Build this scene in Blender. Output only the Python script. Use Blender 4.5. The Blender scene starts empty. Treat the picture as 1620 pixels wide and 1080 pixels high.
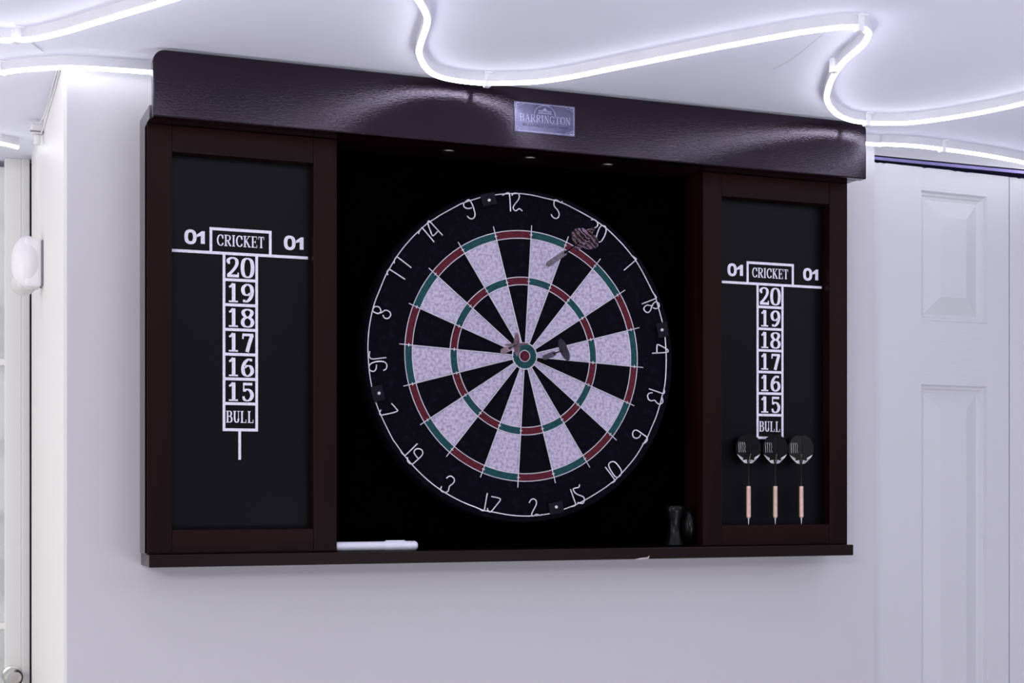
import bpy, bmesh, math, random
from mathutils import Vector, Matrix, Quaternion
random.seed(7)
SC = bpy.context.scene
COL = SC.collection
PI = math.pi

# ------------------------------------------------------------------ camera
CAM = Vector((-0.76386, -1.89084, -0.1853))
cd = bpy.data.cameras.new('camera')
cam = bpy.data.objects.new('camera', cd)
COL.objects.link(cam)
cam.location = CAM
cam.rotation_euler = (PI/2, 0, -0.37298)
cd.sensor_width = 36.0
cd.lens = 2400.39/1620*36.0
cd.shift_x = 0.0
cd.shift_y = 238.99/1620
cd.clip_start = 0.02
SC.camera = cam

# ------------------------------------------------------------------ world, light, exposure
w = bpy.data.worlds.new('world')
SC.world = w
w.use_nodes = True
w.node_tree.nodes['Background'].inputs[0].default_value = (0.80, 0.74, 0.92, 1)
w.node_tree.nodes['Background'].inputs[1].default_value = 0.35
SC.view_settings.view_transform = 'Standard'
SC.view_settings.look = 'None'
SC.view_settings.exposure = 0.0
SC.view_settings.gamma = 1.0
SC.view_settings.use_curve_mapping = False
LED_STRENGTH = 14

def area(name, loc, target, size, power, col):
    ld = bpy.data.lights.new(name, 'AREA')
    ld.shape = 'RECTANGLE'; ld.size, ld.size_y = size
    ld.energy = power; ld.color = col
    o = bpy.data.objects.new(name, ld); COL.objects.link(o)
    o.location = loc
    o.rotation_euler = (Vector(target)-Vector(loc)).to_track_quat('-Z', 'Y').to_euler()
    return o
# daylight from the window of the passage on the left
# ceiling lamp of the room outside the frame, then an added fill
area('ceiling_lamp_right', (1.9, -1.3, .335), (1.5, -.95, -1.0), (.7, .5), 11, (.93, .93, 1.0))
area('fill_light_back', (-1.5, -2.3, .335), (-1.1, -1.6, -1.0), (.9, .6), 38, (1.0, .95, .98))  # added fill from the back left, not a known lamp
# added uplight, no known lamp, brightens the ceiling from below
area('uplight_fill', (.35, -1.75, -.75), (.25, -1.55, .35), (.9, .7), 13.5, (.92, .92, 1.0))
area('daylight', (-1.95, -0.15, -0.30), (-0.6, 0.45, -0.1), (0.9, 1.1), 10, (1.0, 0.96, 0.90))

# ------------------------------------------------------------------ materials
MATS = {}
def lin(r, g, b):
    f = lambda c: (c/255)/12.92 if c/255 <= .04045 else ((c/255+.055)/1.055)**2.4
    return (f(r), f(g), f(b))
def mat(name, col, rough=.5, metal=0, bump=None, vary=None, emit=None, spec=.5, tint=None, coat=0, scale=(1,1,1)):
    """bump=(noise scale, strength, distance); vary=(noise scale, second colour, low, high)"""
    if name in MATS: return MATS[name]
    m = bpy.data.materials.new(name); m.use_nodes = True
    nt = m.node_tree; N = nt.nodes; L = nt.links
    b = N['Principled BSDF']
    b.inputs['Base Color'].default_value = (*col, 1)
    b.inputs['Roughness'].default_value = rough
    b.inputs['Metallic'].default_value = metal
    b.inputs['Specular IOR Level'].default_value = spec
    if tint: b.inputs['Specular Tint'].default_value = (*tint, 1)
    b.inputs['Coat Weight'].default_value = coat
    b.inputs['Coat Roughness'].default_value = .12
    if emit:
        b.inputs['Emission Color'].default_value = (*emit[0], 1)
        b.inputs['Emission Strength'].default_value = emit[1]
    tc = N.new('ShaderNodeTexCoord'); mp = N.new('ShaderNodeMapping')
    mp.inputs['Scale'].default_value = scale
    L.new(tc.outputs['Object'], mp.inputs['Vector'])
    if vary:
        n = N.new('ShaderNodeTexNoise'); n.inputs['Scale'].default_value = vary[0]
        n.inputs['Detail'].default_value = 6
        L.new(mp.outputs[0], n.inputs['Vector'])
        r = N.new('ShaderNodeMapRange')
        r.inputs['From Min'].default_value = vary[2]; r.inputs['From Max'].default_value = vary[3]
        L.new(n.outputs['Fac'], r.inputs['Value'])
        mx = N.new('ShaderNodeMix'); mx.data_type = 'RGBA'
        mx.inputs['A'].default_value = (*col, 1); mx.inputs['B'].default_value = (*vary[1], 1)
        L.new(r.outputs[0], mx.inputs['Factor']); L.new(mx.outputs['Result'], b.inputs['Base Color'])
    if bump:
        n = N.new('ShaderNodeTexNoise'); n.inputs['Scale'].default_value = bump[0]
        n.inputs['Detail'].default_value = 4
        L.new(mp.outputs[0], n.inputs['Vector'])
        bp = N.new('ShaderNodeBump'); bp.inputs['Strength'].default_value = bump[1]
        bp.inputs['Distance'].default_value = bump[2]
        L.new(n.outputs['Fac'], bp.inputs['Height']); L.new(bp.outputs[0], b.inputs['Normal'])
    MATS[name] = m
    return m

WALL  = mat('wall_paint', (.605,.600,.628), .75, bump=(60,.12,.002), vary=(1.6,(.585,.575,.605),.35,.65), spec=.3)
CEIL  = mat('ceiling_paint', (.86,.87,.97), .85, bump=(25,.15,.003), vary=(2.2,(.80,.81,.92),.35,.7), spec=.2)
TRIM  = mat('trim_paint', (.80,.80,.78), .45, bump=(30,.06,.001), spec=.4)
DOORM = mat('door_paint_vertical_grain', (.655,.66,.69), .5, bump=(90,.4,.0010), scale=(1,1,.04), spec=.4)
DOORH = mat('door_paint_horizontal_grain', (.655,.66,.69), .5, bump=(90,.7,.0020), scale=(.05,1,1), spec=.4)
FLOOR = mat('floor_vinyl', (.74,.73,.76), .5, vary=(3,(.68,.67,.70),.3,.7))
VOID  = mat('interior_shade_dark', (.05,.04,.07), .8, vary=(3,(.03,.03,.05),.3,.7))  # dark colour stands in for the shade inside the gap and closet
TRACK = mat('track_metal', (.22,.19,.42), .4, metal=.6, vary=(8,(.12,.11,.24),.3,.7))
WOODV = mat('espresso_wood_vertical', (.0150,.0036,.0038), .38, bump=(220,.25,.0004), vary=(28,(.006,.0018,.0020),.35,.68), scale=(1,1,.07), spec=.09)
WOODH = mat('espresso_wood_horizontal', (.0150,.0036,.0038), .38, bump=(220,.25,.0004), vary=(28,(.006,.0018,.0020),.35,.68), scale=(.07,1,1), spec=.09)
WOODG = mat('espresso_wood_valance', (.0070,.0008,.0026), .115, bump=(650,.6,.0003), vary=(20,(.003,.001,.003),.35,.68), scale=(.35,1,1), spec=.52, tint=(.86,.76,1))
WOODP = mat('espresso_wood_side', (.012,.004,.006), .08, vary=(20,(.006,.002,.003),.35,.68), scale=(1,1,.1), spec=1.0, tint=(.95,.88,1))
WOODS = mat('espresso_wood_shelf', (.010,.003,.003), .22, bump=(80,.08,.0003), vary=(18,(.010,.0035,.0035),.35,.68), scale=(.1,1,1), spec=.25)
INNER = mat('cabinet_black_lining', (.0008,.0007,.0010), .95, vary=(40,(.0005,.0005,.0005),.3,.7), spec=.0)
BOARD = mat('black_chalkboard', (.0022,.0016,.0034), .36, bump=(140,.05,.0003), vary=(9,(.0014,.0010,.0024),.3,.7), spec=.13)
PAINT = mat('white_lettering', (.80,.79,.90), .6, vary=(300,(.66,.64,.76),.45,.7), spec=.3)
CHIP  = mat('chipped_wood', (.62,.56,.60), .8, vary=(200,(.40,.34,.37),.4,.6))
SBLK  = mat('sisal_black', (.0022,.0020,.0052), .85, bump=(700,.4,.0006), vary=(120,(.0065,.0058,.0130),.52,.75), spec=.06)
SCRM  = mat('sisal_cream', (.54,.49,.635), .85, bump=(500,.5,.0010), vary=(260,(.24,.205,.32),.42,.72), spec=.15)
SRED  = mat('sisal_red', (.105,.014,.026), .85, bump=(700,.4,.0006), vary=(200,(.06,.008,.014),.4,.7), spec=.15)
SGRN  = mat('sisal_green', (.014,.070,.080), .85, bump=(700,.4,.0006), vary=(200,(.009,.042,.050),.4,.7), spec=.15)
WIRE  = mat('steel_wire', (.74,.72,.80), .38, metal=.55, vary=(60,(.58,.55,.62),.4,.7))
CLIPM = mat('black_plastic_clip', (.0055,.0048,.011), .6, vary=(60,(.004,.003,.008),.4,.7), spec=.12)
SCREW = mat('screw_metal', (.8,.8,.84), .3, metal=.7, vary=(90,(.6,.6,.62),.4,.7))
CHROME= mat('chrome', (.75,.74,.70), .25, metal=1, vary=(90,(.6,.58,.52),.4,.7))
PLATE = mat('pewter_plate', (.17,.16,.26), .27, metal=.85, bump=(160,.12,.0004), vary=(60,(.11,.10,.18),.4,.7))
PLATD = mat('pewter_relief', (.36,.36,.52), .35, metal=.8, vary=(60,(.24,.24,.36),.4,.7))
PLATK = mat('pewter_recess', (.10,.09,.17), .5, metal=.5, vary=(60,(.07,.06,.12),.4,.7))
BRASS = mat('copper_barrel', (.78,.55,.46), .38, metal=.35, vary=(120,(.66,.45,.38),.4,.7))
STEEL = mat('steel_point', (.72,.70,.72), .3, metal=.8, vary=(90,(.5,.5,.52),.4,.7))
BLKP  = mat('black_plastic', (.003,.003,.004), .30, vary=(60,(.002,.002,.003),.4,.7), spec=.22)
FLTB  = mat('black_flight', (.002,.002,.003), .24, vary=(60,(.004,.004,.006),.4,.7), spec=.22)
FLTW  = mat('silver_flight_print', (.72,.72,.74), .3, vary=(200,(.4,.4,.42),.45,.6))
WHITEP= mat('white_plastic', (.82,.81,.84), .35, bump=(40,.04,.0005), vary=(30,(.78,.77,.80),.4,.7))
GREYP = mat('grey_plastic', (.25,.24,.27), .5, vary=(30,(.2,.2,.22),.4,.7))
DOME  = mat('smoked_white_plastic', (.68,.67,.66), .25, vary=(30,(.62,.61,.60),.4,.7))
MARKB = mat('marker_barrel', (.80,.80,.93), .3, vary=(30,(.76,.76,.88),.4,.7))
LEDB  = mat('led_silicone_body', (.72,.72,.76), .45, vary=(30,(.68,.68,.72),.4,.7), emit=((.85,.87,1.0), .06))
LEDG  = mat('led_glow', (.9,.9,.95), .4, vary=(30,(.88,.88,.93),.4,.7), emit=((.91,.925,1.0), LED_STRENGTH))
LEDW  = mat('led_glow_wall_strip', (.9,.9,.95), .4, vary=(30,(.88,.88,.93),.4,.7), emit=((.91,.925,1.0), LED_STRENGTH*.65))
CLEAR = mat('clear_clip_plastic', (.86,.86,.90), .2, vary=(30,(.82,.82,.86),.4,.7), emit=((.9,.92,1.0), .06))
GLASS = mat('frosted_pane', (.62,.66,.64), .25, vary=(14,(.50,.53,.52),.45,.6))
CRACK = mat('cracked_paint', (.50,.49,.54), .9, vary=(90,(.42,.41,.46),.4,.7))
GREYB = mat('dart_b_barrel', (.10,.09,.14), .4, metal=.4, vary=(150,(.10,.09,.13),.4,.6))
GREYA = mat('dart_a_barrel', (.26,.24,.29), .4, metal=.4, vary=(150,(.16,.14,.18),.4,.6))
PINKB = mat('dart_c_barrel', (.42,.29,.34), .45, metal=.2, vary=(150,(.30,.20,.24),.4,.6))
FLTG  = mat('dark_purple_flight', (.032,.026,.046), .4, vary=(150,(.02,.018,.03),.4,.6))
FLTP  = mat('pink_flight', (.30,.19,.24), .35, vary=(170,(.10,.04,.06),.42,.6))

def zebra():
    m = bpy.data.materials.new('zebra_flight'); m.use_nodes = True
    nt = m.node_tree; N = nt.nodes; L = nt.links; b = N['Principled BSDF']
    tc = N.new('ShaderNodeTexCoord'); wv = N.new('ShaderNodeTexWave')
    wv.inputs['Scale'].default_value = 85; wv.inputs['Distortion'].default_value = 5
    wv.inputs['Detail'].default_value = 1.5; wv.inputs['Detail Scale'].default_value = 2.0
    wv.bands_direction = 'DIAGONAL'
    L.new(tc.outputs['Object'], wv.inputs['Vector'])
    n = N.new('ShaderNodeTexNoise'); n.inputs['Scale'].default_value = 45
    L.new(tc.outputs['Object'], n.inputs['Vector'])
    cr2 = N.new('ShaderNodeValToRGB')
    cr2.color_ramp.elements[0].color = (.20,.11,.09,1); cr2.color_ramp.elements[0].position = .40
    cr2.color_ramp.elements[1].color = (.30,.20,.32,1); cr2.color_ramp.elements[1].position = .60
    L.new(n.outputs['Fac'], cr2.inputs[0])
    cr = N.new('ShaderNodeValToRGB')
    cr.color_ramp.elements[0].position = .50; cr.color_ramp.elements[0].color = (0,0,0,1)
    cr.color_ramp.elements[1].position = .66; cr.color_ramp.elements[1].color = (1,1,1,1)
    L.new(wv.outputs['Fac'], cr.inputs[0])
    mx = N.new('ShaderNodeMix'); mx.data_type = 'RGBA'
    mx.inputs['A'].default_value = (.012,.006,.008,1)
    L.new(cr.outputs[0], mx.inputs['Factor']); L.new(cr2.outputs[0], mx.inputs['B'])
    L.new(mx.outputs['Result'], b.inputs['Base Color'])
    b.inputs['Roughness'].default_value = .3
    return m
ZEBRA = zebra()

# ------------------------------------------------------------------ mesh helpers
def setp(o, label=None, cat=None, group=None, kind=None):
    if label: o['label'] = label
    if cat: o['category'] = cat
    if group: o['group'] = group
    if kind: o['kind'] = kind
    return o
def empty(name, loc, label, cat, group=None, rot=(0,0,0)):
    o = bpy.data.objects.new(name, None); COL.objects.link(o)
    o.location = loc; o.rotation_euler = rot; o.empty_display_size = .02
    return setp(o, label, cat, group)
def obj(name, bm, m, parent=None, smooth=False, bevel=0, seg=2, local=False):
    """links bm as one mesh; coordinates are world unless local"""
    ms = m if isinstance(m, (list, tuple)) else [m]
    bmesh.ops.remove_doubles(bm, verts=bm.verts, dist=1e-7)
    bmesh.ops.recalc_face_normals(bm, faces=bm.faces)
    # origin at the middle of the mesh
    me = bpy.data.meshes.new(name); 
    c = Vector((0,0,0))
    if not local and len(bm.verts):
        lo = Vector([min(v.co[i] for v in bm.verts) for i in range(3)])
        hi = Vector([max(v.co[i] for v in bm.verts) for i in range(3)])
        c = Vector(((lo.x+hi.x)/2, (lo.y+hi.y)/2, lo.z))
        bmesh.ops.translate(bm, verts=bm.verts, vec=-c)
    bm.to_mesh(me); bm.free()
    for x in ms: me.materials.append(x)
    if smooth:
        for p in me.polygons: p.use_smooth = True
    o = bpy.data.objects.new(name, me); COL.objects.link(o)
    if parent is not None:
        o.parent = parent
        if local: o.location = (0,0,0)
        else:
            P = parent; M = Matrix.Identity(4)
            while P is not None:
                M = (Matrix.Translation(P.location) @ P.rotation_euler.to_matrix().to_4x4()) @ M
                P = P.parent
            o.matrix_local = M.inverted() @ Matrix.Translation(c)
    elif not local: o.location = c
    if bevel:
        b = o.modifiers.new('bevel', 'BEVEL'); b.width = bevel; b.segments = seg
        b.limit_method = 'ANGLE'; b.angle_limit = math.radians(40)
    if smooth:
        e = o.modifiers.new('smooth_edges', 'EDGE_SPLIT'); e.split_angle = math.radians(38)
    return o
def B(): return bmesh.new()
def box(bm, x0, x1, y0, y1, z0, z1, mi=0):
    vs = [bm.verts.new((x, y, z)) for z in (z0, z1) for y in (y0, y1) for x in (x0, x1)]
    for q in ((0,2,3,1), (4,5,7,6), (0,1,5,4), (2,6,7,3), (0,4,6,2), (1,3,7,5)):
        f = bm.faces.new([vs[i] for i in q]); f.material_index = mi
    return bm
def tube(bm, pts, r, n=8, closed=False, mi=0, caps=True):
    P = [Vector(p) for p in pts]; m = len(P); rings = []
    up = None
    for i, p in enumerate(P):
        a = P[(i-1) % m] if (closed or i) else P[0]
        b = P[(i+1) % m] if (closed or i < m-1) else P[-1]
        t = (b-a)
        t = t.normalized() if t.length > 1e-9 else Vector((0,0,1))
        if up is None:
            up = Vector((0,1,0)) if abs(t.y) < .9 else Vector((1,0,0))
        s = t.cross(up); s = s.normalized() if s.length > 1e-6 else t.orthogonal().normalized()
        u = s.cross(t).normalized(); up = u
        rr = r[i] if isinstance(r, (list, tuple)) else r
        rings.append([bm.verts.new(p + rr*(math.cos(k*2*PI/n)*s + math.sin(k*2*PI/n)*u)) for k in range(n)])
    for i in range(m if closed else m-1):
        A, C = rings[i], rings[(i+1) % m]
        for k in range(n):
            f = bm.faces.new((A[k], A[(k+1) % n], C[(k+1) % n], C[k])); f.material_index = mi
    if caps and not closed:
        bm.faces.new(rings[0][::-1]).material_index = mi; bm.faces.new(rings[-1]).material_index = mi
    return bm
def lathe(bm, prof, n=24, mi=0, axis='z', c=(0,0,0)):
    rings = []
    for r, h in prof:
        ring = []
        for k in range(n):
            a = 2*PI*k/n; x, y = r*math.cos(a), r*math.sin(a)
            co = (x, y, h) if axis == 'z' else ((x, h, y) if axis == 'y' else (h, x, y))
            ring.append(bm.verts.new(Vector(co)+Vector(c)))
        rings.append(ring)
    for A, C in zip(rings, rings[1:]):
        for k in range(n):
            bm.faces.new((A[k], A[(k+1) % n], C[(k+1) % n], C[k])).material_index = mi
    bm.faces.new(rings[0][::-1]).material_index = mi; bm.faces.new(rings[-1]).material_index = mi
    return bm
def prism(bm, poly, y0, y1, mi=0):
    """polygon in x,z pushed from y0 to y1"""
    a = [bm.verts.new((x, y0, z)) for x, z in poly]; b = [bm.verts.new((x, y1, z)) for x, z in poly]
    bm.faces.new(a).material_index = mi; bm.faces.new(b[::-1]).material_index = mi
    n = len(poly)
    for i in range(n):
        bm.faces.new((a[i], b[i], b[(i+1) % n], a[(i+1) % n])).material_index = mi
    return bm
def spline(P, k=6, closed=False):
    """Catmull-Rom through P"""
    V = [Vector(p) for p in P]; n = len(V); out = []
    for i in range(n if closed else n-1):
        if closed: a, b, c, d = V[i-1], V[i], V[(i+1) % n], V[(i+2) % n]
        else:
            b, c = V[i], V[i+1]
            a = V[i-1] if i else b + (b-c); d = V[i+2] if i+2 < n else c + (c-b)
        for j in range(k):
            t = j/k
            out.append(.5*((2*b)+(c-a)*t+(2*a-5*b+4*c-d)*t*t+(3*b-a-3*c+d)*t**3))
    if not closed: out.append(V[-1])
    return out

# ------------------------------------------------------------------ measured outlines (0.1 mm, world x and z or x and y)
RING = [(-398, 2155), (-275, 2175), (-72, 2195), (30, 2195), (165, 2184), (299, 2164), (455, 2141), (570, 2114), (675, 2079), (931, 1972), (1105, 1887), (1257, 1794), (1393, 1684), (1516, 1574), (1623, 1462), (1685, 1396), (1778, 1262), (1871, 1107), (1948, 971), (1995, 897), (2049, 732), (2104, 552), (2134, 433), (2151, 313), (2166, 106), (2166, -68), (2157, -241), (2136, -392), (2099, -508), (2067, -623), (2006, -797), (1940, -936), (1875, -1074), (1799, -1189), (1712, -1322), (1604, -1450), (1484, -1573), (1387, -1667), (1312, -1721), (1205, -1794), (1055, -1881), (902, -1962), (773, -2021), (604, -2079), (477, -2117), (354, -2145), (136, -2169), (-58, -2168), (-240, -2149), (-442, -2113), (-576, -2090), (-688, -2048), (-799, -2008), (-943, -1946), (-1115, -1856), (-1232, -1783), (-1358, -1690), (-1483, -1579), (-1581, -1482), (-1652, -1402), (-1722, -1318), (-1802, -1209), (-1855, -1134), (-1999, -854), (-2070, -687), (-2106, -566), (-2133, -451), (-2160, -292), (-2176, -109), (-2181, 73), (-2165, 287), (-2125, 503), (-2078, 658), (-2022, 796), (-1950, 970), (-1903, 1056), (-1806, 1218), (-1710, 1353), (-1595, 1488), (-1488, 1597), (-1361, 1712), (-1273, 1769), (-1184, 1831), (-978, 1952), (-869, 2011), (-629, 2100), (-519, 2130), (-398, 2155)]
NUMERALS = {
  '9': [[(-829, 2033), (-858, 2007), (-853, 1965), (-819, 1944), (-779, 1945), (-744, 1956)], [(-829, 2033), (-794, 2059), (-769, 2051), (-739, 2006), (-714, 1942), (-697, 1877), (-709, 1829), (-744, 1808), (-779, 1815), (-809, 1842)]],
  '12': [[(-306, 2150), (-255, 2182), (-220, 2194), (-204, 2181), (-194, 2091), (-186, 1945)], [(-169, 2159), (-143, 2190), (-102, 2197), (-67, 2190), (-59, 2148), (-82, 2099), (-123, 2049), (-148, 2004), (-138, 1972), (-107, 1959), (-67, 1988), (-41, 1983), (-15, 1961)]],
  '5': [[(408, 1946), (429, 1914), (471, 1893), (512, 1910), (528, 1954), (507, 2006), (471, 2042), (450, 2079), (457, 2137), (486, 2147), (528, 2127), (559, 2115), (575, 2134)]],
  '14': [[(-1488, 1560), (-1483, 1588), (-1449, 1637), (-1429, 1633), (-1273, 1466)], [(-1155, 1562), (-1327, 1728), (-1351, 1736), (-1361, 1712), (-1332, 1626), (-1302, 1558), (-1278, 1554), (-1224, 1609)]],
  '11': [[(-1826, 1152), (-1821, 1198), (-1797, 1232), (-1773, 1233), (-1590, 1109)], [(-1912, 995), (-1922, 1036), (-1903, 1060), (-1879, 1066), (-1677, 952)]],
  '8': [[(-2046, 484), (-2102, 504), (-2117, 534), (-2086, 574), (-2030, 569), (-2006, 516), (-2046, 484)], [(-2046, 484), (-1998, 501), (-1943, 534), (-1887, 514), (-1874, 468), (-1911, 428), (-1959, 434), (-1979, 471)]],
  '16': [[(-2157, -10), (-2165, -79), (-2133, -108), (-2078, -106), (-1935, -86)], [(-1974, -256), (-1935, -232), (-1927, -178), (-1967, -141), (-2046, -140), (-2125, -161), (-2165, -201), (-2157, -254), (-2109, -272), (-2075, -244), (-2065, -182)]],
  '7': [[(-2006, -770), (-2022, -816), (-1990, -838), (-1791, -789), (-1799, -750), (-1863, -683)]],
  '19': [[(-1736, -1293), (-1723, -1327), (-1687, -1360), (-1665, -1356), (-1505, -1206)], [(-1639, -1389), (-1643, -1428), (-1616, -1466), (-1572, -1474), (-1527, -1439), (-1456, -1375), (-1431, -1332), (-1447, -1290), (-1492, -1272), (-1536, -1287), (-1552, -1325), (-1532, -1359), (-1501, -1397)]],
  '3': [[(-1169, -1770), (-1183, -1817), (-1151, -1843), (-1115, -1851), (-1079, -1834), (-1065, -1791), (-1056, -1766), (-1015, -1736), (-990, -1701), (-997, -1663), (-1034, -1635), (-1070, -1639), (-1101, -1665)]],
  '17': [[(-520, -1859), (-541, -1964), (-563, -2079), (-587, -2095), (-632, -2071)], [(-464, -1905), (-352, -1928), (-335, -1954), (-386, -2017), (-459, -2101), (-487, -2111), (-515, -2090), (-518, -2059)]],
  '2': [[(84, -1992), (113, -1950), (153, -1939), (188, -1966), (188, -2019), (153, -2082), (122, -2146), (142, -2172), (193, -2148), (239, -2162), (274, -2152)]],
  '15': [[(697, -1806), (732, -1902), (773, -2010), (749, -2036), (691, -2047)], [(834, -1741), (820, -1779), (767, -1790), (738, -1806), (755, -1844), (796, -1876), (855, -1897), (896, -1919), (904, -1962), (884, -1999), (843, -1999), (802, -1988)]],
  '10': [[(1221, -1497), (1360, -1667), (1355, -1701), (1312, -1721)], [(1339, -1421), (1290, -1438), (1274, -1482), (1312, -1555), (1371, -1628), (1409, -1640), (1457, -1608), (1468, -1549), (1419, -1476), (1371, -1431), (1339, -1421)]],
  '6': [[(1794, -1169), (1837, -1154), (1870, -1114), (1859, -1075), (1799, -1036), (1712, -984), (1663, -989), (1641, -1034), (1657, -1078), (1701, -1095), (1745, -1076), (1766, -1042)]],
  '13': [[(1894, -399), (2022, -434), (2118, -461), (2140, -431), (2127, -391)], [(1951, -453), (1900, -460), (1875, -495), (1888, -546), (1932, -566), (1984, -558), (2016, -590), (2061, -612), (2106, -588), (2112, -553), (2093, -502)]],
  '4': [[(1945, 101), (2164, 120), (2196, 141), (2170, 169), (2048, 223), (2022, 210), (2019, 118)]],
  '20': [[(1007, 1911), (1060, 1914), (1105, 1873), (1098, 1824), (1030, 1793), (939, 1759), (909, 1716)], [(1188, 1844), (1226, 1826), (1234, 1764), (1203, 1686), (1158, 1622), (1113, 1612), (1082, 1631), (1090, 1693), (1120, 1778), (1150, 1828), (1188, 1844)]],
  '1': [[(1508, 1241), (1685, 1389), (1685, 1417), (1623, 1455)]],
  '18': [[(1785, 785), (1995, 869), (2003, 897), (1972, 937)], [(1956, 776), (1917, 767), (1863, 772), (1816, 728), (1832, 687), (1878, 668), (1917, 698), (1933, 740), (1964, 797), (2003, 824), (2050, 801), (2050, 752), (2003, 729), (1956, 741)]],
}
LED_A = [(-7842, -541), (-7170, -348), (-6758, -404), (-6554, -484), (-6355, -640), (-6103, -971), (-5806, -1461), (-5521, -1931), (-5300, -2295), (-5038, -2754), (-4700, -3435), (-4232, -4508), (-3414, -5360)]
LED_B = [(-4016, -5778), (-3053, -4202), (-2785, -3679), (-2628, -3408), (-2478, -3122), (-2375, -2876), (-2295, -2587), (-2210, -2184), (-2105, -1740), (-1994, -1445), (-1818, -1105), (-1642, -871), (-1429, -737), (-1157, -685), (-883, -712), (-572, -850), (-294, -1023), (-1, -1358), (299, -1843), (589, -2312), (869, -2764), (1139, -3201), (1413, -3602), (1679, -3990), (1922, -4262), (2115, -4413), (2288, -4405), (2471, -4249), (2592, -4036), (2690, -3753), (2804, -3322), (2975, -2860), (3193, -2387), (3473, -1872), (3662, -1568), (3933, -1245), (4243, -958), (4562, -776), (4853, -734), (5125, -801), (5437, -962), (5716, -1305), (5945, -1699), (6088, -2051), (6204, -2421), (6339, -3228), (6234, -4433)]
LED_C = [(-7127, 1337), (-6690, 1043), (-6476, 838), (-6191, 636), (-5977, 507), (-5684, 423), (-5385, 381), (-4932, 324)]
LED_D = [(5616, 344), (5888, 282), (6407, 213), (7011, 248), (7658, 320), (8383, 467), (9038, 656), (10118, 1012)]
LED_E = [(-7032, 5117), (-6497, 5084), (-6235, 5249)]

# ------------------------------------------------------------------ the room
XL, XR = -.592, .594           # ends of the wall that carries the cabinet
WY = .0625                     # its face
ZC, ZF = .3515, -1.85
HY = .090                      # face of the header and the closet door on the right
def struct(name, bm, m, bevel=0, **k):
    return setp(obj(name, bm, m, bevel=bevel, **k), kind='structure')
struct('wall_back', box(B(), XL, XR, WY, .638, ZF, ZC), WALL)
struct('ceiling', box(B(), -3.2, 3.2, -4.2, 2.2, ZC, ZC+.06), CEIL)
struct('floor', box(B(), -3.2, 3.2, -4.2, 2.2, ZF-.06, ZF), FLOOR)
# paint crack in the ceiling skin
bm = B()
pts = spline([(0.2466, -0.2179, 0.3515), (0.2442, -0.2624, 0.3515), (0.2326, -0.3236, 0.3515), (0.2237, -0.3661, 0.3515)], 5)
tube(bm, pts, .0003, 6)
setp(obj('trim_1', bm, CRACK), kind='structure')
# end of the wall facing the passage: smooth white lining board
struct('trim_2', box(B(), XL-.004, XL, WY+.001, .636, ZF, ZC), TRIM)
# passage at the left: gap, casing and a white door with a pane
struct('wall_left', box(B(), -2.4, -.66, .72, .80, ZF, ZC), TRIM)
bm = B()
box(bm, -.598, -.40, .700, .718, ZF, ZC)
struct('wall_gap_shade', bm, VOID)  # dark sheet behind the gap, its shade put into the colour
bm = B()
box(bm, -.6095, -.5965, .668, .699, ZF, ZC)
struct('trim_3', bm, TRIM, bevel=.001)
bm = B()
box(bm, -.6345, -.6097, .6700, .700, ZF, .3513)
struct('door_2', bm, TRIM, bevel=.0012)
d2 = bpy.data.objects['door_2']
bm = B(); box(bm, -.90, -.6345, .690, .700, ZF+.2, .34)
obj('pane', bm, GLASS, d2)
bm = B(); box(bm, -.90, -.6345, .684, .690, -.405, -.395); box(bm, -.90, -.6345, .684, .690, .02, .03)
obj('glazing_bar', bm, TRIM, d2)
bm = B()
lathe(bm, [(.0, -.050), (.010, -.050), (.0145, -.044), (.0155, -.034), (.011, -.026), (.006, -.020), (.006, -.008), (.015, -.006), (.016, 0), (0, 0)], 24, axis='y', c=(-.624, .672, -.478))
obj('door_knob', bm, CHROME, d2, smooth=True)

# right side: header, track, closet with its folding door
struct('wall_right', box(B(), XR, 2.2, HY, .13, .3365, ZC), WALL)
bm = B()
box(bm, XR, 2.2, .70, .74, ZF, ZC)          # back of the closet
box(bm, XR, XR+.002, .14, .70, ZF, .336)
box(bm, XR, 2.2, .131, .70, .3345, .3365)
struct('wall_closet', bm, VOID)
bm = B()
box(bm, XR+.001, 2.0, .0905, .128, .3345, .3364)
box(bm, XR+.001, 2.0, .0905, .0925, .3298, .3364)
box(bm, XR+.001, 2.0, .126, .128, .3315, .3364)
struct('trim_4', bm, TRACK)

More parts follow.
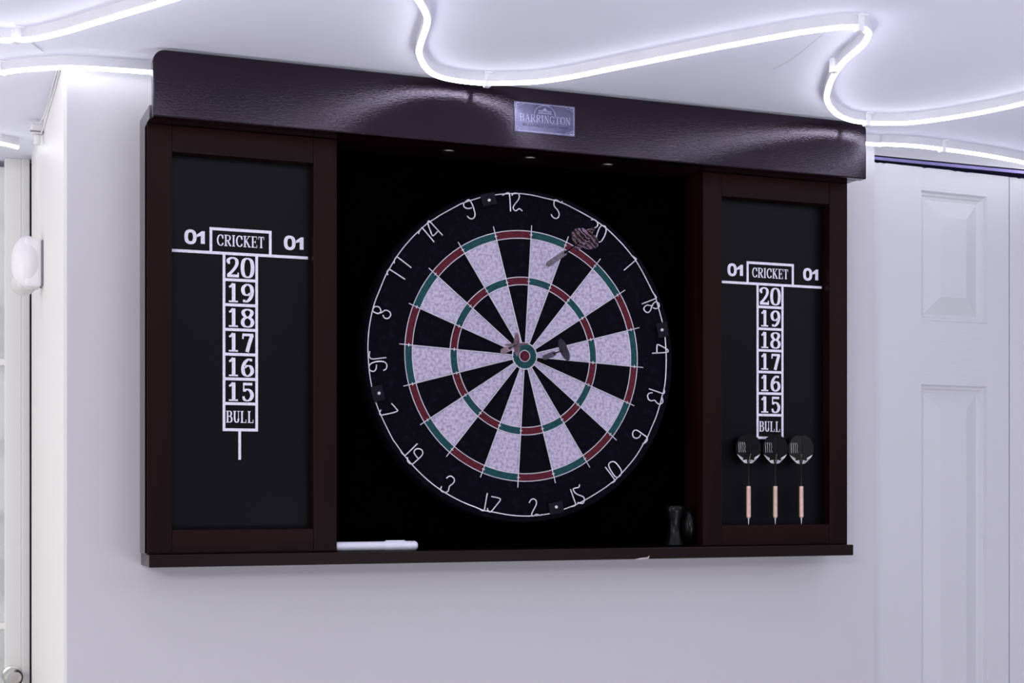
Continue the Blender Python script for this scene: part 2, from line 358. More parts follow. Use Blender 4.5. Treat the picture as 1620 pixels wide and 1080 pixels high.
def leaf(name, W, flip, zs):
    """folding door leaf in local x (0..W), z; front face at y=0, moulded raised panels cut into it"""
    o = bpy.data.objects.new(name, None); COL.objects.link(o); o.empty_display_size = .02
    bm = B(); T = .032; Z0, Z1 = ZF+.012, .3262
    xa, xb = (.104, .2355) if not flip else (W-.2355, W-.104)
    prof = [(0,0), (.0025,.0050), (.0055,.0058), (.0080,.0090), (.0125,.0105), (.040,.0015)]
    rows = [Z0] + [z for p in zs for z in p] + [Z1]
    xs = [0, xa, xb, W]
    rnd = random.Random(3)
    def quad(c, mi=0):
        bm.faces.new([bm.verts.new(v) for v in c]).material_index = mi
    for i in range(len(rows)-1):
        z0, z1 = rows[i], rows[i+1]
        if i == len(rows)-2:        # top rail: its sawn edge is chipped and uneven
            n = 46
            e = [z1 + (rnd.uniform(-.0016, .0004) if rnd.random() < .45 else 0) for _ in range(n+1)]
            for j in range(n):
                a, b = W*j/n, W*(j+1)/n
                quad([(a,0,z0),(b,0,z0),(b,0,e[j+1]),(a,0,e[j])], 1 if xa < (a+b)/2 < xb else 0)
                quad([(a,0,e[j]),(b,0,e[j+1]),(b,T,e[j+1]),(a,T,e[j])])
            continue
        for k in range(3):
            x0, x1 = xs[k], xs[k+1]
            if k == 1 and i % 2 == 1:      # a panel
                R = [[(x0+d, y, z0+d), (x1-d, y, z0+d), (x1-d, y, z1-d), (x0+d, y, z1-d)] for d, y in prof]
                for A, C in zip(R, R[1:]):
                    for q in range(4): quad([A[q], A[(q+1) % 4], C[(q+1) % 4], C[q]])
                quad(R[-1])
            else: quad([(x0,0,z0),(x1,0,z0),(x1,0,z1),(x0,0,z1)], 1 if k == 1 else 0)
    quad([(0,0,Z0),(0,T,Z0),(0,T,Z1),(0,0,Z1)]); quad([(W,0,Z0),(W,0,Z1),(W,T,Z1),(W,T,Z0)])
    quad([(0,T,Z0),(W,T,Z0),(W,T,Z1),(0,T,Z1)]); quad([(0,0,Z0),(W,0,Z0),(W,T,Z0),(0,T,Z0)])
    s = obj('door_panel', bm, [DOORM, DOORH], o, local=True)
    return setp(o, kind='structure')
ZS = [(-1.60, -1.05), (-.93, -.0150), (.0850, .2902)]
l1 = leaf('door_1', .2815, False, ZS)
l1.location = (.6005, .0900, 0); l1.rotation_euler = (0, 0, .055)
l2 = leaf('door_3', .2815, True, ZS)
l2.location = (.6005+.2835*math.cos(.055), .0900+.2835*math.sin(.055), 0); l2.rotation_euler = (0, 0, -.02)
bm = B(); box(bm, .0085, .0125, .010, .016, .3258, .3335); box(bm, .006, .015, .007, .019, .3335, .3345)
obj('pivot_pin', bm, WHITEP, l1, local=True)

# ------------------------------------------------------------------ glowing light strips on the ceiling
def strip(name, lines, label, clips, glow_m=None):
    """lines of (x, y) in 0.1 mm along the ceiling"""
    root = empty(name, (lines[0][0][0]/1e4, lines[0][0][1]/1e4, ZC), label, 'light strip')
    for pts in lines:
        P = [Vector((p.x, p.y, 0)) for p in spline([(a/1e4, b/1e4, 0) for a, b in pts], 6)]
        body, glow = B(), B()
        # body 6 mm wide, 11 mm tall; glowing rounded nose below it
        def sweep(bm, sec, closed=True):
            rings = []
            for i, p in enumerate(P):
                a, b = P[max(i-1, 0)], P[min(i+1, len(P)-1)]
                t = (b-a).normalized(); s = Vector((-t.y, t.x, 0))
                rings.append([bm.verts.new((p.x+s.x*u, p.y+s.y*u, z)) for u, z in sec])
            n = len(sec)
            for A, C in zip(rings, rings[1:]):
                for k in range(n): bm.faces.new((A[k], A[(k+1) % n], C[(k+1) % n], C[k]))
            bm.faces.new(rings[0][::-1]); bm.faces.new(rings[-1])
        sweep(body, [(-.0032, ZC), (.0032, ZC), (.0039, ZC-.0108), (.0039, ZC-.0118), (-.0039, ZC-.0118), (-.0039, ZC-.0108)])
        sweep(glow, [(.0028, ZC-.0115), (.0030, ZC-.0135), (.0023, ZC-.0153), (.0010, ZC-.0161), (-.0010, ZC-.0161), (-.0023, ZC-.0153), (-.0030, ZC-.0135), (-.0028, ZC-.0115)])
        obj('strip_body', body, LEDB, root)
        obj('glowing_tube', glow, glow_m or LEDG, root, smooth=True)
    for x, y, ang in clips:
        bm = B()
        for s in (-1, 1):
            box(bm, -.004, .004, s*.0040-.0006, s*.0040+.0006, ZC-.0170, ZC)
        box(bm, -.004, .004, -.0046, .0046, ZC-.0182, ZC-.0170)
        box(bm, -.006, .006, -.010, -.0040, ZC-.0018, ZC)
        bmesh.ops.transform(bm, matrix=Matrix.Translation((x, y, 0)) @ Matrix.Rotation(ang, 4, 'Z'), verts=bm.verts)
        obj('clip', bm, CLEAR, root, bevel=.0006)
    return root
far = [(7400, -9500), (3000, -12500), (-2000, -10200), (-9000, -12800), (-12000, -19500), (-5000, -23500), (3000, -20500), (9500, -25000)]  # unseen run of the strip, added for the light it gives
strip('light_strip', [LED_A + LED_B[1:] + far],
      'glowing white LED strip wandering in waves over the ceiling in front of the cabinet top',
      [(-.6584, -.0512, .35), (-.0860, -.0712, -.05), (.2225, -.4430, .0), (.2900, -.2900, 1.95), (.4865, -.0738, .0)])
strip('light_strip', [[(-11000, 2600), (-8800, 1900)] + LED_C + [(-3500, 180), (0, 90), (3500, 180)] + LED_D],
      'glowing white LED strip along the top of the wall, passing behind the cabinet top',
      [(-.668, .102, .5), (.6900, .0240, .1)], LEDW)
strip('light_strip', [[(-12000, 5600)] + LED_E],
      'short glowing LED strip far left above the white door with the pane', [], LEDW)

# cord and plug on the wall end at the left
pc = empty('power_cord', (-.598, .30, ZC), 'thin white cord with small plug running down the wall corner at upper left', 'cord')
bm = B()
tube(bm, spline([(-.656,-.045,ZC-.0012),(-.648,-.020,ZC-.0012),(-.6355,.010,ZC-.0012),(-.6230,.036,ZC-.0012)], 8), .0011, 8)
obj('cord', bm, WHITEP, pc, smooth=True)
bm = B()
tube(bm, spline([(-.6000,.0640,ZC-.0012),(-.600,.12,ZC-.002),(-.599,.20,.3495),(-.598,.27,.3470),(-.599,.33,.3440),(-.602,.375,.3425)], 8), .0011, 8)
obj('cord', bm, WHITEP, pc, smooth=True)
bm = B()
tube(bm, spline([(-.5975,.10,.3495),(-.5972,.20,.3420),(-.5972,.28,.3400),(-.598,.36,.3340),(-.600,.385,.330)], 8), .0011, 8)
obj('cord', bm, WHITEP, pc, smooth=True)
bm = B(); box(bm, -.613, -.5965, .384, .402, .3300, .3445); box(bm, -.609, -.600, .387, .399, .3150, .3300)
obj('plug', bm, WHITEP, pc, bevel=.003, seg=3)
bm = B(); box(bm, -.6145, -.5960, .3825, .3845, .3315, .3335)
obj('plug_seal', bm, GREYP, pc)

# white sensor on the wall end
ds = empty('door_sensor', (-.596, .41, .105), 'white plastic rounded sensor box mounted on the white wall end at left', 'sensor')
bm = B(); box(bm, -.6225, -.5985, .385, .432, .1105, .181)
obj('housing', bm, WHITEP, ds, bevel=.005, seg=3)
bm = B()
bmesh.ops.create_uvsphere(bm, u_segments=32, v_segments=16, radius=1)
bmesh.ops.transform(bm, matrix=Matrix.Translation((-.617, .409, .146)) @ Matrix.Diagonal((.0225, .030, .0400, 1)), verts=bm.verts)
obj('cover', bm, WHITEP, ds, smooth=True)
bm = B()
bmesh.ops.create_uvsphere(bm, u_segments=24, v_segments=12, radius=1)
bmesh.ops.transform(bm, matrix=Matrix.Translation((-.6215, .418, .119)) @ Matrix.Diagonal((.0185, .024, .0185, 1)), verts=bm.verts)
obj('lens', bm, DOME, ds, smooth=True)
bm = B(); box(bm, -.5985, -.5960, .388, .428, .1135, .178)
obj('mounting_plate', bm, GREYP, ds)
bm = B(); box(bm, -.6140, -.6120, .3840, .3852, .150, .166)
obj('indicator_slot', bm, GREYP, ds)

# ------------------------------------------------------------------ the cabinet
G, XI, XP, XO = .26472, .29513, .47317, .50358
ZFT, ZOT, ZOB, ZFB, ZSB = .267, .2341, -.23125, -.2611, -.2768
cab = empty('dartboard_cabinet', (0, 0, ZSB), 'dark espresso wood dartboard cabinet with two scoreboard panels mounted on the white wall', 'cabinet')
bm = B(); box(bm, -XO+.013, XO-.013, .0560, .0620, ZFB, ZFT+.012)
obj('back_panel', bm, INNER, cab)
for s in (-1, 1):
    x0, x1 = sorted((s*XO, s*(XO-.0125)))
    obj('side_panel', box(B(), x0, x1, .0012, .0622, ZFB, ZFT), WOODP, cab)
    x0, x1 = sorted((s*G, s*(G+.0125)))
    obj('divider', box(B(), x0, x1, .0182, .0560, ZFB, ZFT), WOODV, cab)
tb = obj('top_panel', box(B(), -XO, XO, -.0220, .0620, ZFT, ZFT+.0165), WOODP, cab)
# valance: front board with rounded upper corners
def rr_top(x0, x1, z0, z1, r0, r1, n=8):
    P = [(x0, z0), (x1, z0)]
    for i in range(n+1):
        a = i/n*PI/2; P.append((x1-r1+r1*math.cos(a), z1-r1+r1*math.sin(a)))
    for i in range(n+1):
        a = PI/2+i/n*PI/2; P.append((x0+r0+r0*math.cos(a), z1-r0+r0*math.sin(a)))
    return P
VX0, VX1, VY, VZ0, VZ1 = -.5015, .5108, -.0376, ZFT, .3478
va = obj('valance', prism(B(), rr_top(VX0, VX1, VZ0, VZ1, .0150, .0110), VY, -.0222), WOODG, cab, bevel=.0016, seg=3)
# shelf
sh = obj('shelf', box(B(), -.5022, .5074, -.0100, .0622, ZSB, ZFB), WOODS, cab, bevel=.0010)
bm = B()
prism(bm, [(.152,ZSB-.0002),(.160,ZSB+.0012),(.166,ZSB+.0020),(.1725,ZSB+.0026),(.1758,ZSB+.0046),(.1752,ZSB+.0020),(.1738,ZSB+.0004),(.172,ZSB-.0002)], -.0104, -.0085)
obj('chipped_edge', bm, CHIP, sh)['label'] = 'pale chip in the lower edge of the shelf'
# recessed lights
for x in (-.1093, .0070, .1234):
    bm = B(); lathe(bm, [(.0052, -.0010), (.0085, -.0010), (.0092, -.0003), (.0090, .0006), (.0052, .0006)], 28, c=(x, .0142, ZFT))
    rl = obj('recessed_light', bm, CHROME, cab, smooth=True)
    bm = B(); lathe(bm, [(.0, -.0006), (.0052, -.0005), (.0052, .0004), (0, .0004)], 20, c=(x, .0142, ZFT))
    obj('lens', bm, GREYP, rl)

# ---- lettering: broad-nib strokes in a unit-high box
STAG = [0]
def stag():
    STAG[0] = (STAG[0]+1) % 9
    return STAG[0]*.000012
def nib(bm, pts, o, sx, sz, thick, thin, y, mi=0, closed=False, k=7, sm=True, dep=.00035):
    P = spline([(a, 0, b) for a, b in pts], k, closed) if sm and len(pts) > 2 else [Vector((a, 0, b)) for a, b in pts]
    Q = [Vector((o[0]+p.x*sx, 0, o[1]+p.z*sz)) for p in P]; n = len(Q); L = []; R = []
    for i in range(n):
        a = Q[i-1] if (i or closed) else Q[0]; b = Q[(i+1) % n] if (i < n-1 or closed) else Q[-1]
        t = (b-a).normalized(); wdt = thin+(thick-thin)*abs(t.z)**1.3
        s = Vector((-t.z, 0, t.x))*wdt/2
        L.append(Q[i]+s); R.append(Q[i]-s)
    y1 = y-dep-stag()
    for i in range(n if closed else n-1):
        j = (i+1) % n
        v = [bm.verts.new((c.x, yy, c.z)) for yy in (y1, y) for c in (L[i], L[j], R[j], R[i])]
        for q in ((0,1,2,3), (0,4,5,1), (3,2,6,7)):
            bm.faces.new([v[z] for z in q]).material_index = mi
def bar(bm, o, sx, sz, x0, x1, z0, z1, y, mi=0, dep=.00035):
    box(bm, o[0]+x0*sx, o[0]+x1*sx, y-dep-stag(), y, o[1]+z0*sz, o[1]+z1*sz, mi)
# glyph = (strokes (points, closed, weight kind), bars); x in 0..1, z in 0..1
OV = [(.5,.97),(.80,.86),(.90,.5),(.80,.14),(.5,.03),(.20,.14),(.10,.5),(.20,.86)]
GL = {
 '0': ([(OV, 1)], []),
 '1': ([([(.55,1),(.55,0)], 2), ([(.08,.80),(.30,.86),(.52,.98)], 0)], [(.05,1.0,0,.085)]),
 '2': ([([(.14,.72),(.17,.88),(.45,.97),(.74,.90),(.80,.70),(.68,.50),(.40,.27),(.12,.10)], 0)], [(.06,.92,.0,.14),(.84,.95,.0,.24),(.10,.28,.66,.78)]),
 '5': ([([(.22,.55),(.45,.64),(.72,.56),(.86,.33),(.72,.10),(.42,.03),(.15,.14)], 0), ([(.20,.99),(.20,.52)], 3)], [(.17,.88,.86,1.0),(.10,.28,.14,.26)]),
 '6': ([([(.80,.93),(.55,.93),(.27,.74),(.14,.42),(.22,.14),(.5,.03),(.78,.14),(.87,.33),(.75,.54),(.50,.59),(.27,.50)], 0)], [(.66,.86,.84,.97)]),
 '7': ([([(.86,.92),(.66,.50),(.46,0)], 2)], [(.10,.95,.86,1.0),(.08,.20,.70,.92)]),
 '8': ([([(.5,.97),(.78,.90),(.84,.76),(.70,.60),(.5,.53),(.30,.60),(.16,.76),(.22,.90)], 1), ([(.5,.55),(.80,.44),(.89,.25),(.76,.08),(.5,.03),(.24,.08),(.11,.25),(.20,.44)], 1)], []),
 '9': ([([(.20,.07),(.45,.07),(.73,.26),(.86,.58),(.78,.86),(.5,.97),(.22,.86),(.13,.67),(.25,.46),(.50,.41),(.73,.50)], 0)], [(.14,.34,.03,.16)]),
 'C': ([([(.90,.68),(.82,.86),(.56,.97),(.26,.84),(.12,.5),(.26,.16),(.56,.03),(.80,.10),(.92,.26)], 0)], [(.86,.95,.62,.96)]),
 'R': ([([(.25,1),(.25,0)], 2), ([(.25,.95),(.60,.95),(.80,.86),(.82,.66),(.68,.53),(.25,.50)], 0), ([(.52,.50),(.72,.22),(.90,.03)], 2)], [(.04,.44,.94,1),(.04,.48,0,.06),(.80,1.0,0,.06)]),
 'I': ([([(.5,1),(.5,0)], 2)], [(.12,.88,.94,1),(.12,.88,0,.06)]),
 'K': ([([(.25,1),(.25,0)], 2), ([(.82,.97),(.30,.45)], 3), ([(.42,.58),(.86,.03)], 2)], [(.04,.46,.94,1),(.04,.46,0,.06),(.62,1.0,.94,1),(.66,1.04,0,.06)]),
 'E': ([([(.27,1),(.27,0)], 2)], [(.06,.90,.94,1),(.06,.92,0,.06),(.27,.72,.48,.54),(.84,.90,.76,1),(.86,.93,0,.26),(.67,.73,.38,.64)]),
 'T': ([([(.5,1),(.5,0)], 2)], [(.06,.94,.94,1),(.28,.72,0,.06),(.05,.11,.74,1),(.89,.95,.74,1)]),
 'B': ([([(.25,1),(.25,0)], 2), ([(.25,.96),(.62,.96),(.78,.85),(.76,.66),(.60,.54),(.25,.53)], 0), ([(.25,.53),(.66,.52),(.86,.36),(.82,.14),(.62,.04),(.25,.04)], 0)], [(.05,.3,.94,1),(.05,.3,0,.06)]),
 'U': ([([(.24,1),(.24,.36),(.32,.12),(.54,.03),(.74,.12),(.80,.36)], 4), ([(.80,1),(.80,.36)], 3)], [(.04,.46,.94,1),(.64,.98,.94,1)]),
 'L': ([([(.27,1),(.27,0)], 2)], [(.06,.50,.94,1),(.06,.88,0,.06),(.82,.90,0,.28)]),
 'A': ([([(.10,0),(.50,1)], 3), ([(.50,1),(.88,0)], 2)], [(.0,.28,0,.06),(.68,1.0,0,.06),(.26,.72,.34,.40)]),
 'N': ([([(.18,1),(.18,0)], 3), ([(.18,.98),(.82,.02)], 2), ([(.82,1),(.82,0)], 3)], [(.02,.26,.94,1),(.04,.34,0,.06),(.66,.98,.94,1)]),
 'G': ([([(.88,.70),(.80,.87),(.56,.97),(.26,.84),(.12,.5),(.26,.16),(.56,.03),(.82,.12)], 0), ([(.82,.44),(.82,.06)], 2)], [(.62,.98,.40,.46),(.84,.92,.66,.96)]),
 'O': ([(OV, 1)], []),
}
def glyph(bm, ch, x0, x1, z0, z1, thick, thin, y, mi=0, dep=.00035, bars=True):
    st, br = GL[ch]; o = (x0, z0); sx, sz = x1-x0, z1-z0
    for pts, kd in st:
        tk = thin if kd == 3 else thick; tn = thick if kd == 2 else thin
        if kd == 2: tn = thick*.9
        nib(bm, pts, o, sx, sz, tk, tn, y, mi, closed=(kd == 1), sm=(kd in (0, 1, 4)) or len(pts) > 2, dep=dep)
    if bars:
        for b in br: bar(bm, o, sx, sz, *b, y, mi, dep=dep)
def word(bm, s, x0, x1, z0, z1, thick, thin, y, gap=.12, rel=None, mi=0, dep=.00035):
    rel = rel or {}
    ws = [rel.get(c, 1) for c in s]; tot = sum(ws)+gap*(len(s)-1); u = (x1-x0)/tot; x = x0
    for c, wd in zip(s, ws):
        glyph(bm, c, x, x+wd*u, z0, z1, thick, thin, y, mi, dep); x += (wd+gap)*u
    return bm

# ---- two framed scoreboards
for s in (-1, 1):
    dx = 0 if s < 0 else .7690
    side = 'left' if s < 0 else 'right'
    x0, xp0, xp1, x1 = (-XO, -XP, -XI, -G) if s < 0 else (G, XI, XP, XO)
    bm = B(); box(bm, xp0-.004, xp1+.004, .0178, .0210, ZOB-.004, ZOT+.004)
    sb = obj('scoreboard', bm, BOARD, cab); sb['label'] = 'black scoreboard panel in the %s frame' % side
    for a, b in ((x0, xp0), (xp1, x1)):
        obj('stile', box(B(), a, b, 0, .0178, ZFB+.0002, ZFT-.0002), WOODV, sb, bevel=.0009)
    obj('rail', box(B(), xp0+.0001, xp1-.0001, .0003, .0178, ZFB+.0002, ZOB), WOODH, sb, bevel=.0009)
    obj('rail', box(B(), xp0+.0001, xp1-.0001, .0003, .0178, ZOT, ZFT-.0002), WOODH, sb, bevel=.0009)
    Y = .0176; bm = B(); t = .0018; D = .0004
    def hb(xa, xb, z): box(bm, xa+dx, xb+dx, Y-D-.00003, Y, z-t, z+t)
    def vb(x, za, zb): box(bm, x-.0017+dx, x+.0017+dx, Y-D, Y, za, zb)
    hb(-.4722, -.2983, .1155)
    for z in (.0826, .0511, .0200, -.0111, -.0421, -.0732, -.1061): hb(-.4077, -.3629, z)
    vb(-.4060, -.1079, .1150); vb(-.3646, -.1079, .1150)
    vb(-.3862, -.1438 if s < 0 else -.1250, -.1061)
    vb(-.4224, .1155, .1463); vb(-.3472, .1155, .1463); hb(-.4241, -.3455, .1455)
    obj('ruled_lines', bm, PAINT, sb)
    for xs, xe in ((-.4545, -.4300), (-.3288, -.3041)):
        zt, zb = .1415, .1257; bm = B()
        nib(bm, OV, (xs+dx, zb), .0135, zt-zb, .0045, .0036, Y, closed=True)
        prism(bm, [(xe+dx-.0050, zb), (xe+dx, zb), (xe+dx, zt), (xe+dx-.0036, zt), (xe+dx-.0098, zb+.0112), (xe+dx-.0098, zb+.0080), (xe+dx-.0050, zb+.0098)], Y-.00035, Y)
        obj('score_heading', bm, PAINT, sb)
    bm = word(B(), 'CRICKET', -.4150+dx, -.3548+dx, .1247, .1389, .0019, .0008, Y, gap=.07, rel={'I': .55, 'K': 1.12, 'R': 1.08, 'T': .95})
    obj('title_word', bm, PAINT, sb)
    zl = [.1155, .0826, .0511, .0200, -.0111, -.0421, -.0732, -.1061]
    for k, num in enumerate(('20', '19', '18', '17', '16', '15')):
        zt, zb = zl[k]-t-.0026, zl[k+1]+t+.0016; bm = B()
        if num[0] == '2': glyph(bm, '2', -.4030+dx, -.3864+dx, zb, zt, .0042, .0019, Y)
        else: glyph(bm, '1', -.4005+dx, -.3884+dx, zb, zt, .0044, .0016, Y)
        glyph(bm, num[1], -.3843+dx, -.3682+dx, zb, zt, .0046, .0017, Y)
        obj('printed_number', bm, PAINT, sb)
    bm = word(B(), 'BULL', -.4036+dx, -.3680+dx, -.0972, -.0823, .0020, .0008, Y, gap=.06)
    obj('bull_word', bm, PAINT, sb)

# ---- maker's plate on the valance
bm = B(); NX0, NX1, NZ0, NZ1 = -.0360, .0509, .2886, .3286
box(bm, NX0, NX1, VY-.0012, VY, NZ0, NZ1)
npz = obj('nameplate', bm, PLATE, va, bevel=.0004)
bm = B(); y = VY-.0012; d = .0004; cx = (NX0+NX1)/2
for a, b, c, e in ((NX0+.0012, NX1-.0012, NZ1-.0022, NZ1-.0012), (NX0+.0012, NX1-.0012, NZ0+.0012, NZ0+.0022), (NX0+.0012, NX0+.0022, NZ0+.0012, NZ1-.0012), (NX1-.0022, NX1-.0012, NZ0+.0012, NZ1-.0012)):
    box(bm, a, b, y-d, y, c, e)
for sx_, sz_ in ((-1, -1), (-1, 1), (1, -1), (1, 1)):       # corner scrolls
    qx, qz = cx+sx_*.0385, (NZ0+NZ1)/2+sz_*.0145
    nib(bm, [(-.6*sx_, .9*sz_), (.2*sx_, .6*sz_), (.9*sx_, .9*sz_), (.5*sx_, .1*sz_), (.9*sx_, -.8*sz_), (.1*sx_, -.3*sz_), (-.5*sx_, .2*sz_)], (qx, qz), .0042, .0038, .0009, .0006, y, dep=d)
    nib(bm, [(0, .9*sz_), (-1.0*sx_, .2*sz_), (-2.2*sx_, .8*sz_)], (qx, qz), .0042, .0038, .0007, .0005, y, dep=d)
nib(bm, [(-1, 0), (-.92, .45), (-.6, .85), (0, 1.05), (.6, .85), (.92, .45), (1, 0)], (cx, .3125), .0150, .0128, .0011, .0009, y, dep=d)
word(bm, 'BARRINGTON', NX0+.0072, NX1-.0066, .3030, .3128, .0016, .0007, y, gap=.10, rel={'I': .5}, dep=d)
obj('raised_lettering', bm, PLATD, npz)
bm = B()
prism(bm, [(cx+.0128*math.cos(PI*i/16), .3137+.0108*math.sin(PI*i/16)) for i in range(17)], y-.00012, y)
obj('engraved_emblem', bm, PLATK, npz)
bm = B()
box(bm, cx-.0105, cx+.0105, y-.0004, y, .3148, .3156)
for q in (-.0085, -.0060, .0050, .0075): box(bm, cx+q, cx+q+.0011, y-.0004, y, .3156, .3185)
box(bm, cx-.0095, cx-.0040, y-.0004, y, .3184, .3191); box(bm, cx+.0040, cx+.0095, y-.0004, y, .3184, .3191)
prism(bm, [(cx-.0040, .3190), (cx+.0040, .3190), (cx, .3232)], y-.0004, y)
for q in (-.0036, -.0006, .0024): box(bm, cx+q, cx+q+.0011, y-.0004, y, .3156, .3190)
obj('building_relief', bm, PLATD, npz)
def small_text(s, x0, x1, z, size):
    cu = bpy.data.curves.new('t', 'FONT'); cu.body = s; cu.size = size; cu.extrude = .0002
    t = bpy.data.objects.new('t', cu); COL.objects.link(t)
    bpy.context.view_layer.update()
    me = bpy.data.meshes.new_from_object(t); bpy.data.objects.remove(t)
    bm = B(); bm.from_mesh(me); bpy.data.meshes.remove(me)
    xs = [v.co.x for v in bm.verts]; k = (x1-x0)/(max(xs)-min(xs)); m0 = min(xs)
    for v in bm.verts:
        v.co = Vector((x0+(v.co.x-m0)*k, y-.0001+v.co.z*.8, z+v.co.y))
    return bm
obj('maker_lettering', small_text('BILLIARDS COMPANY', NX0+.0120, NX1-.0100, .2970, .0050), PLATK, npz)

# ------------------------------------------------------------------ the dartboard
BX, BY = .0026, .0220
TH0 = -.0569
db = empty('dartboard', (BX, BY, -.2255), 'round bristle dartboard with cream, black, red and green sectors and wire numbers', 'dartboard')
bm = B()
lathe(bm, [(0, .0540), (.2255, .0540), (.2262, .0500), (.2262, .0260), (.2245, BY+.0006), (.2225, BY), (.176, BY)], 128, axis='y', c=(BX, 0, 0))
obj('rim', bm, SBLK, db, smooth=True)
bm = B()
RR = [(.0172, .0965), (.0965, .107), (.107, .1595), (.1595, .170), (.170, .180)]
for i in range(20):
    light = i % 2 == 0
    for q, (r0, r1) in enumerate(RR):
        mi = 0 if q == 4 else ((3 if light else 2) if q in (1, 3) else (1 if light else 0))
        n = 6
        for j in range(n):
            a0 = TH0+PI/2-(i+j/n)*PI/10; a1 = TH0+PI/2-(i+(j+1)/n)*PI/10
            v = [bm.verts.new((BX+r*math.cos(a), BY-.0004, r*math.sin(a))) for r, a in ((r0, a0), (r1, a0), (r1, a1), (r0, a1))]
            bm.faces.new(v).material_index = mi
e = [x for x in bm.edges if x.is_boundary]
obj('sector_face', bm, [SBLK, SCRM, SRED, SGRN], db)['label'] = 'cream and black sectors with red and green rings'
bm = B(); lathe(bm, [(.0070, BY-.0008), (.0180, BY-.0008), (.0180, BY+.002), (.0070, BY+.002)], 40, axis='y', c=(BX, 0, 0))
obj('outer_bull', bm, SGRN, db)['label'] = 'green outer bull'
bm = B(); lathe(bm, [(0, BY-.0012), (.0074, BY-.0010), (.0074, BY+.002), (0, BY+.002)], 32, axis='y', c=(BX, 0, 0))
obj('bullseye', bm, SRED, db)['label'] = 'red bullseye'
bm = B()
def circ(r, wr, yy, n=96):
    tube(bm, [(BX+r*math.cos(2*PI*k/n), yy, r*math.sin(2*PI*k/n)) for k in range(n)], wr, 6, closed=True)
for r in (.170, .1597, .107, .0968): circ(r, .00072, BY-.0007)
circ(.0178, .0009, BY-.0010, 48); circ(.0076, .0006, BY-.0014, 40)
rw = random.Random(5)
for i in range(20):
    a = TH0+PI/2-i*PI/10
    ra = .1775+rw.uniform(-.001, .0015)
    c, s = math.cos(a), math.sin(a)
    tube(bm, [(BX+.0166*c, BY-.0014, .0166*s), (BX+.10*c, BY-.0016, .10*s), (BX+ra*c, BY-.0014, ra*s)], .00075, 6)
    for r in (.1015, .1650):       # small retaining staples beside the rings
        p = Vector((BX+r*c, BY-.0018, r*s)); tdir = Vector((-s, 0, c))
        tube(bm, [p-tdir*.0022, p+tdir*.0022], .0006, 5)
obj('wire_spider', bm, WIRE, db, smooth=True)
# number ring: a bent wire with wire numerals
nr_bm = B()
tube(nr_bm, spline([(a/1e4, .0195, b/1e4) for a, b in RING[:-1]], 3, True), .00085, 7, closed=True)
nr = obj('number_ring', nr_bm, WIRE, db, smooth=True)
for num, strokes in NUMERALS.items():
    bm = B()
    for st in strokes:
        tube(bm, spline([(a/1e4, .0192, b/1e4) for a, b in st], 4), .00095, 7)
    obj('wire_numeral', bm, WIRE, nr, smooth=True)['label'] = 'wire numeral ' + num
for x, z in ((-.0503, .2071), (.2089, .0431), (.0477, -.2049), (-.2038, -.0556)):
    rad = math.atan2(z, x-BX); r = math.hypot(x-BX, z)
    bm = B(); box(bm, -.0105, .0105, -.0020, .0012, -.0070, .0095)
    box(bm, -.0105, .0105, .0012, .0200, .0080, .0095)
    M = Matrix.Translation((BX, .0190, 0)) @ Matrix.Rotation(-(rad-PI/2), 4, 'Y') @ Matrix.Translation((0, 0, r))
    bmesh.ops.transform(bm, matrix=M, verts=bm.verts)
    cl = obj('ring_clip', bm, CLIPM, db, bevel=.0008)
    bm = B(); lathe(bm, [(0, -.0014), (.0016, -.0012), (.0023, -.0004), (.0023, .0006), (0, .0006)], 16, axis='y', c=(x, .0168, z))
    obj('screw', bm, SCREW, cl, smooth=True)

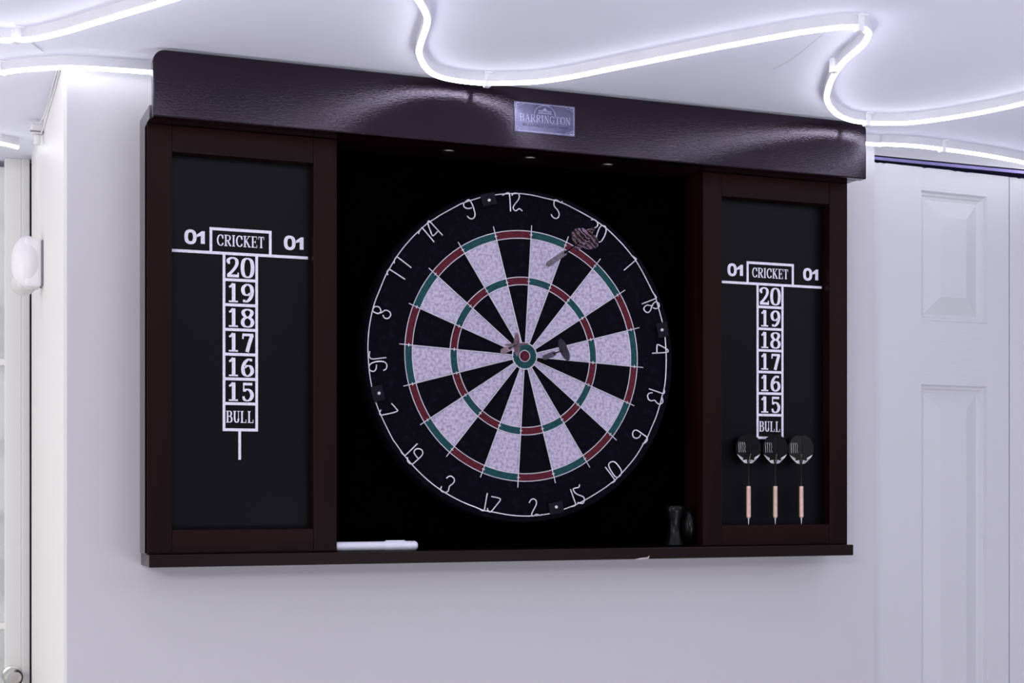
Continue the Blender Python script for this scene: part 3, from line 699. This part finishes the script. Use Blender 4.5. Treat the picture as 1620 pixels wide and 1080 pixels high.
# ------------------------------------------------------------------ darts
def fin_poly(wd, h):
    return [(0, 0), (.35*wd, .02*h), (.80*wd, .22*h), (wd, .42*h), (wd, .66*h), (.74*wd, .88*h), (.34*wd, h), (0, h*.97)]
def make_dart(name, label, group, mats, dims, spin=.5, prints=False):
    """tip at the origin, dart along +z"""
    mp, mb, ms, mf = mats
    L0, L1, L2, F0, F1, rb, wd = dims
    t = empty(name, (0, 0, 0), label, 'dart', group)
    obj('point', lathe(B(), [(.0002, 0), (.0006, .003), (.0010, L0*.8), (.0011, L0)], 12), mp, t, smooth=True, local=True)
    prof = [(.0014, L0), (rb*.75, L0+.0008), (rb, L0+.0030)]
    n = 22
    for i in range(n):
        z = L0+.004+(L1-L0-.007)*i/n
        prof += [(rb, z), (rb, z+.0011), (rb*.93, z+.0013), (rb*.93, z+.0018)]
    prof += [(rb, L1-.0025), (rb*.92, L1), (.0012, L1)]
    obj('barrel', lathe(B(), prof, 20), mb, t, local=True)
    obj('shaft', lathe(B(), [(.0017, L1), (.0019, L1+.003), (.0012, L1+.006), (.0011, L2-.004), (.0019, L2-.002), (.0017, F0+.006)], 12), ms, t, smooth=True, local=True)
    bm = B()
    for k in range(4):
        a = spin+k*PI/2
        b2 = B(); prism(b2, [(x, F0+h) for x, h in fin_poly(wd, F1-F0)], -.00018, .00018)
        if prints:
            H = F1-F0
            for q in ([(.45*wd, .09*H), (.80*wd, .25*H), (.93*wd, .34*H), (.45*wd, .22*H)], [(.10*wd, .03*H), (.34*wd, .05*H), (.50*wd, .13*H), (.14*wd, .16*H)]):
                prism(b2, [(x, F0+h) for x, h in q], -.00026, .00026, 1)
            if k in (1, 2):
                for j in range(4):
                    nib(b2, [(.25+.17*j, .40), (.32+.15*j, .52), (.27+.17*j, .60), (.36+.14*j, .74)], (0, F0), wd, H, .0006, .0003, -.00019 if k == 1 else .00022, mi=1, k=3, dep=.00006 if k == 1 else -.00008)
        bmesh.ops.rotate(b2, cent=(0, 0, 0), matrix=Matrix.Rotation(a, 3, 'Z'), verts=b2.verts)
        me = bpy.data.meshes.new('x'); b2.to_mesh(me); b2.free(); bm.from_mesh(me); bpy.data.meshes.remove(me)
    obj('flight', bm, [mf, FLTW], t, local=True)
    return t
def copy_thing(src, name, label):
    r = src.copy(); COL.objects.link(r); r.name = name; r['label'] = label
    for ch in src.children:
        c = ch.copy(); COL.objects.link(c); c.parent = r
    return r
DG = 'copper barrelled darts standing in the right scoreboard frame'
d1 = make_dart('dart', 'leftmost of three copper-barrelled darts standing below the right scoreboard lettering', DG,
               (STEEL, BRASS, BLKP, FLTB), (.0092, .0550, .0926, .0861, .1290, .0033, .0178), spin=-.40, prints=True)
d2c = copy_thing(d1, 'dart', 'middle of three copper-barrelled darts, standing right under the word BULL')
d3 = copy_thing(d1, 'dart', 'rightmost of three copper-barrelled darts, beside the right frame edge')
for d, x, rz, tilt in ((d1, .3384, .06, .0), (d2c, .3822, 0.0, .0), (d3, .4258, -.12, -.006)):
    d.location = (x, .0006, -.2311); d.rotation_euler = (0, tilt, rz)
BG = 'darts stuck in the dartboard'
def stick(d, p, direc, depth):
    v = Vector(direc).normalized()
    d.rotation_euler = v.to_track_quat('Z', 'Y').to_euler()
    d.location = Vector(p)-v*depth
dA = make_dart('dart', 'dart with brown and pink zebra-striped flight stuck high in the dartboard under number 20', BG,
               (STEEL, GREYA, BLKP, ZEBRA), (.026, .070, .104, .098, .136, .0037, .0190), spin=.95)
stick(dA, (.0287, BY, .1204), (.182, -.950, .247), .013)
dB = make_dart('dart', 'dart with dark purple flight stuck just right of the bullseye', BG,
               (STEEL, GREYB, BLKP, FLTG), (.024, .070, .104, .098, .132, .0036, .0150), spin=.38)
stick(dB, (.0287, BY, -.0022), (-.112, -.993, .023), .013)
dC = make_dart('dart', 'dart with pinkish flight stuck just left of the bullseye', BG,
               (STEEL, PINKB, BLKP, FLTP), (.024, .066, .100, .094, .128, .0040, .0150), spin=.05)
stick(dC, (-.031, BY, .0041), (-.160, -.987, .012), .013)

# ------------------------------------------------------------------ things on the shelf
mk = empty('marker_pen', (-.21, .012, ZFB), 'white marker pen lying on the cabinet shelf beside the left frame', 'pen')
cx_, cz_ = .0130, ZFB+.0064
bm = B(); lathe(bm, [(0, -.2644), (.0040, -.2644), (.0056, -.2630), (.0059, -.261), (.0059, -.1975), (0, -.1975)], 28, axis='x', c=(0, cx_, cz_))
obj('barrel', bm, MARKB, mk, smooth=True)
bm = B()
prof = [(0, -.1980), (.0061, -.1978), (.0063, -.1960), (.0061, -.1640)]
for i in range(5): prof += [(.0062, -.1635+.0018*i), (.0057, -.1628+.0018*i)]
prof += [(.0054, -.1545), (.0040, -.1530), (0, -.1528)]
lathe(bm, prof, 28, axis='x', c=(0, cx_, cz_))
obj('cap', bm, MARKB, mk, smooth=True)
bm = B(); box(bm, -.1960, -.1700, cx_-.0022, cx_+.0022, cz_+.0056, cz_+.0072)
obj('pocket_clip', bm, MARKB, mk, bevel=.0006)

dc = empty('dart_case', (.246, .032, ZFB), 'glossy black waisted holder on the cabinet shelf in the dark right corner', 'holder')
bm = B()
lathe(bm, [(0, 0), (.0135, 0), (.0150, .002), (.0130, .008), (.0095, .016), (.0085, .026), (.0095, .038), (.0130, .048), (.0140, .054), (.0125, .057), (0, .057)], 32, c=(.2350, .030, ZFB+.0001))
obj('body', bm, BLKP, dc, smooth=True)
bm = B()
bmesh.ops.create_uvsphere(bm, u_segments=24, v_segments=16, radius=1)
bmesh.ops.transform(bm, matrix=Matrix.Translation((.2545, .030, ZFB+.0285)) @ Matrix.Diagonal((.0098, .018, .0240, 1)), verts=bm.verts)
obj('rounded_side', bm, BLKP, dc, smooth=True)
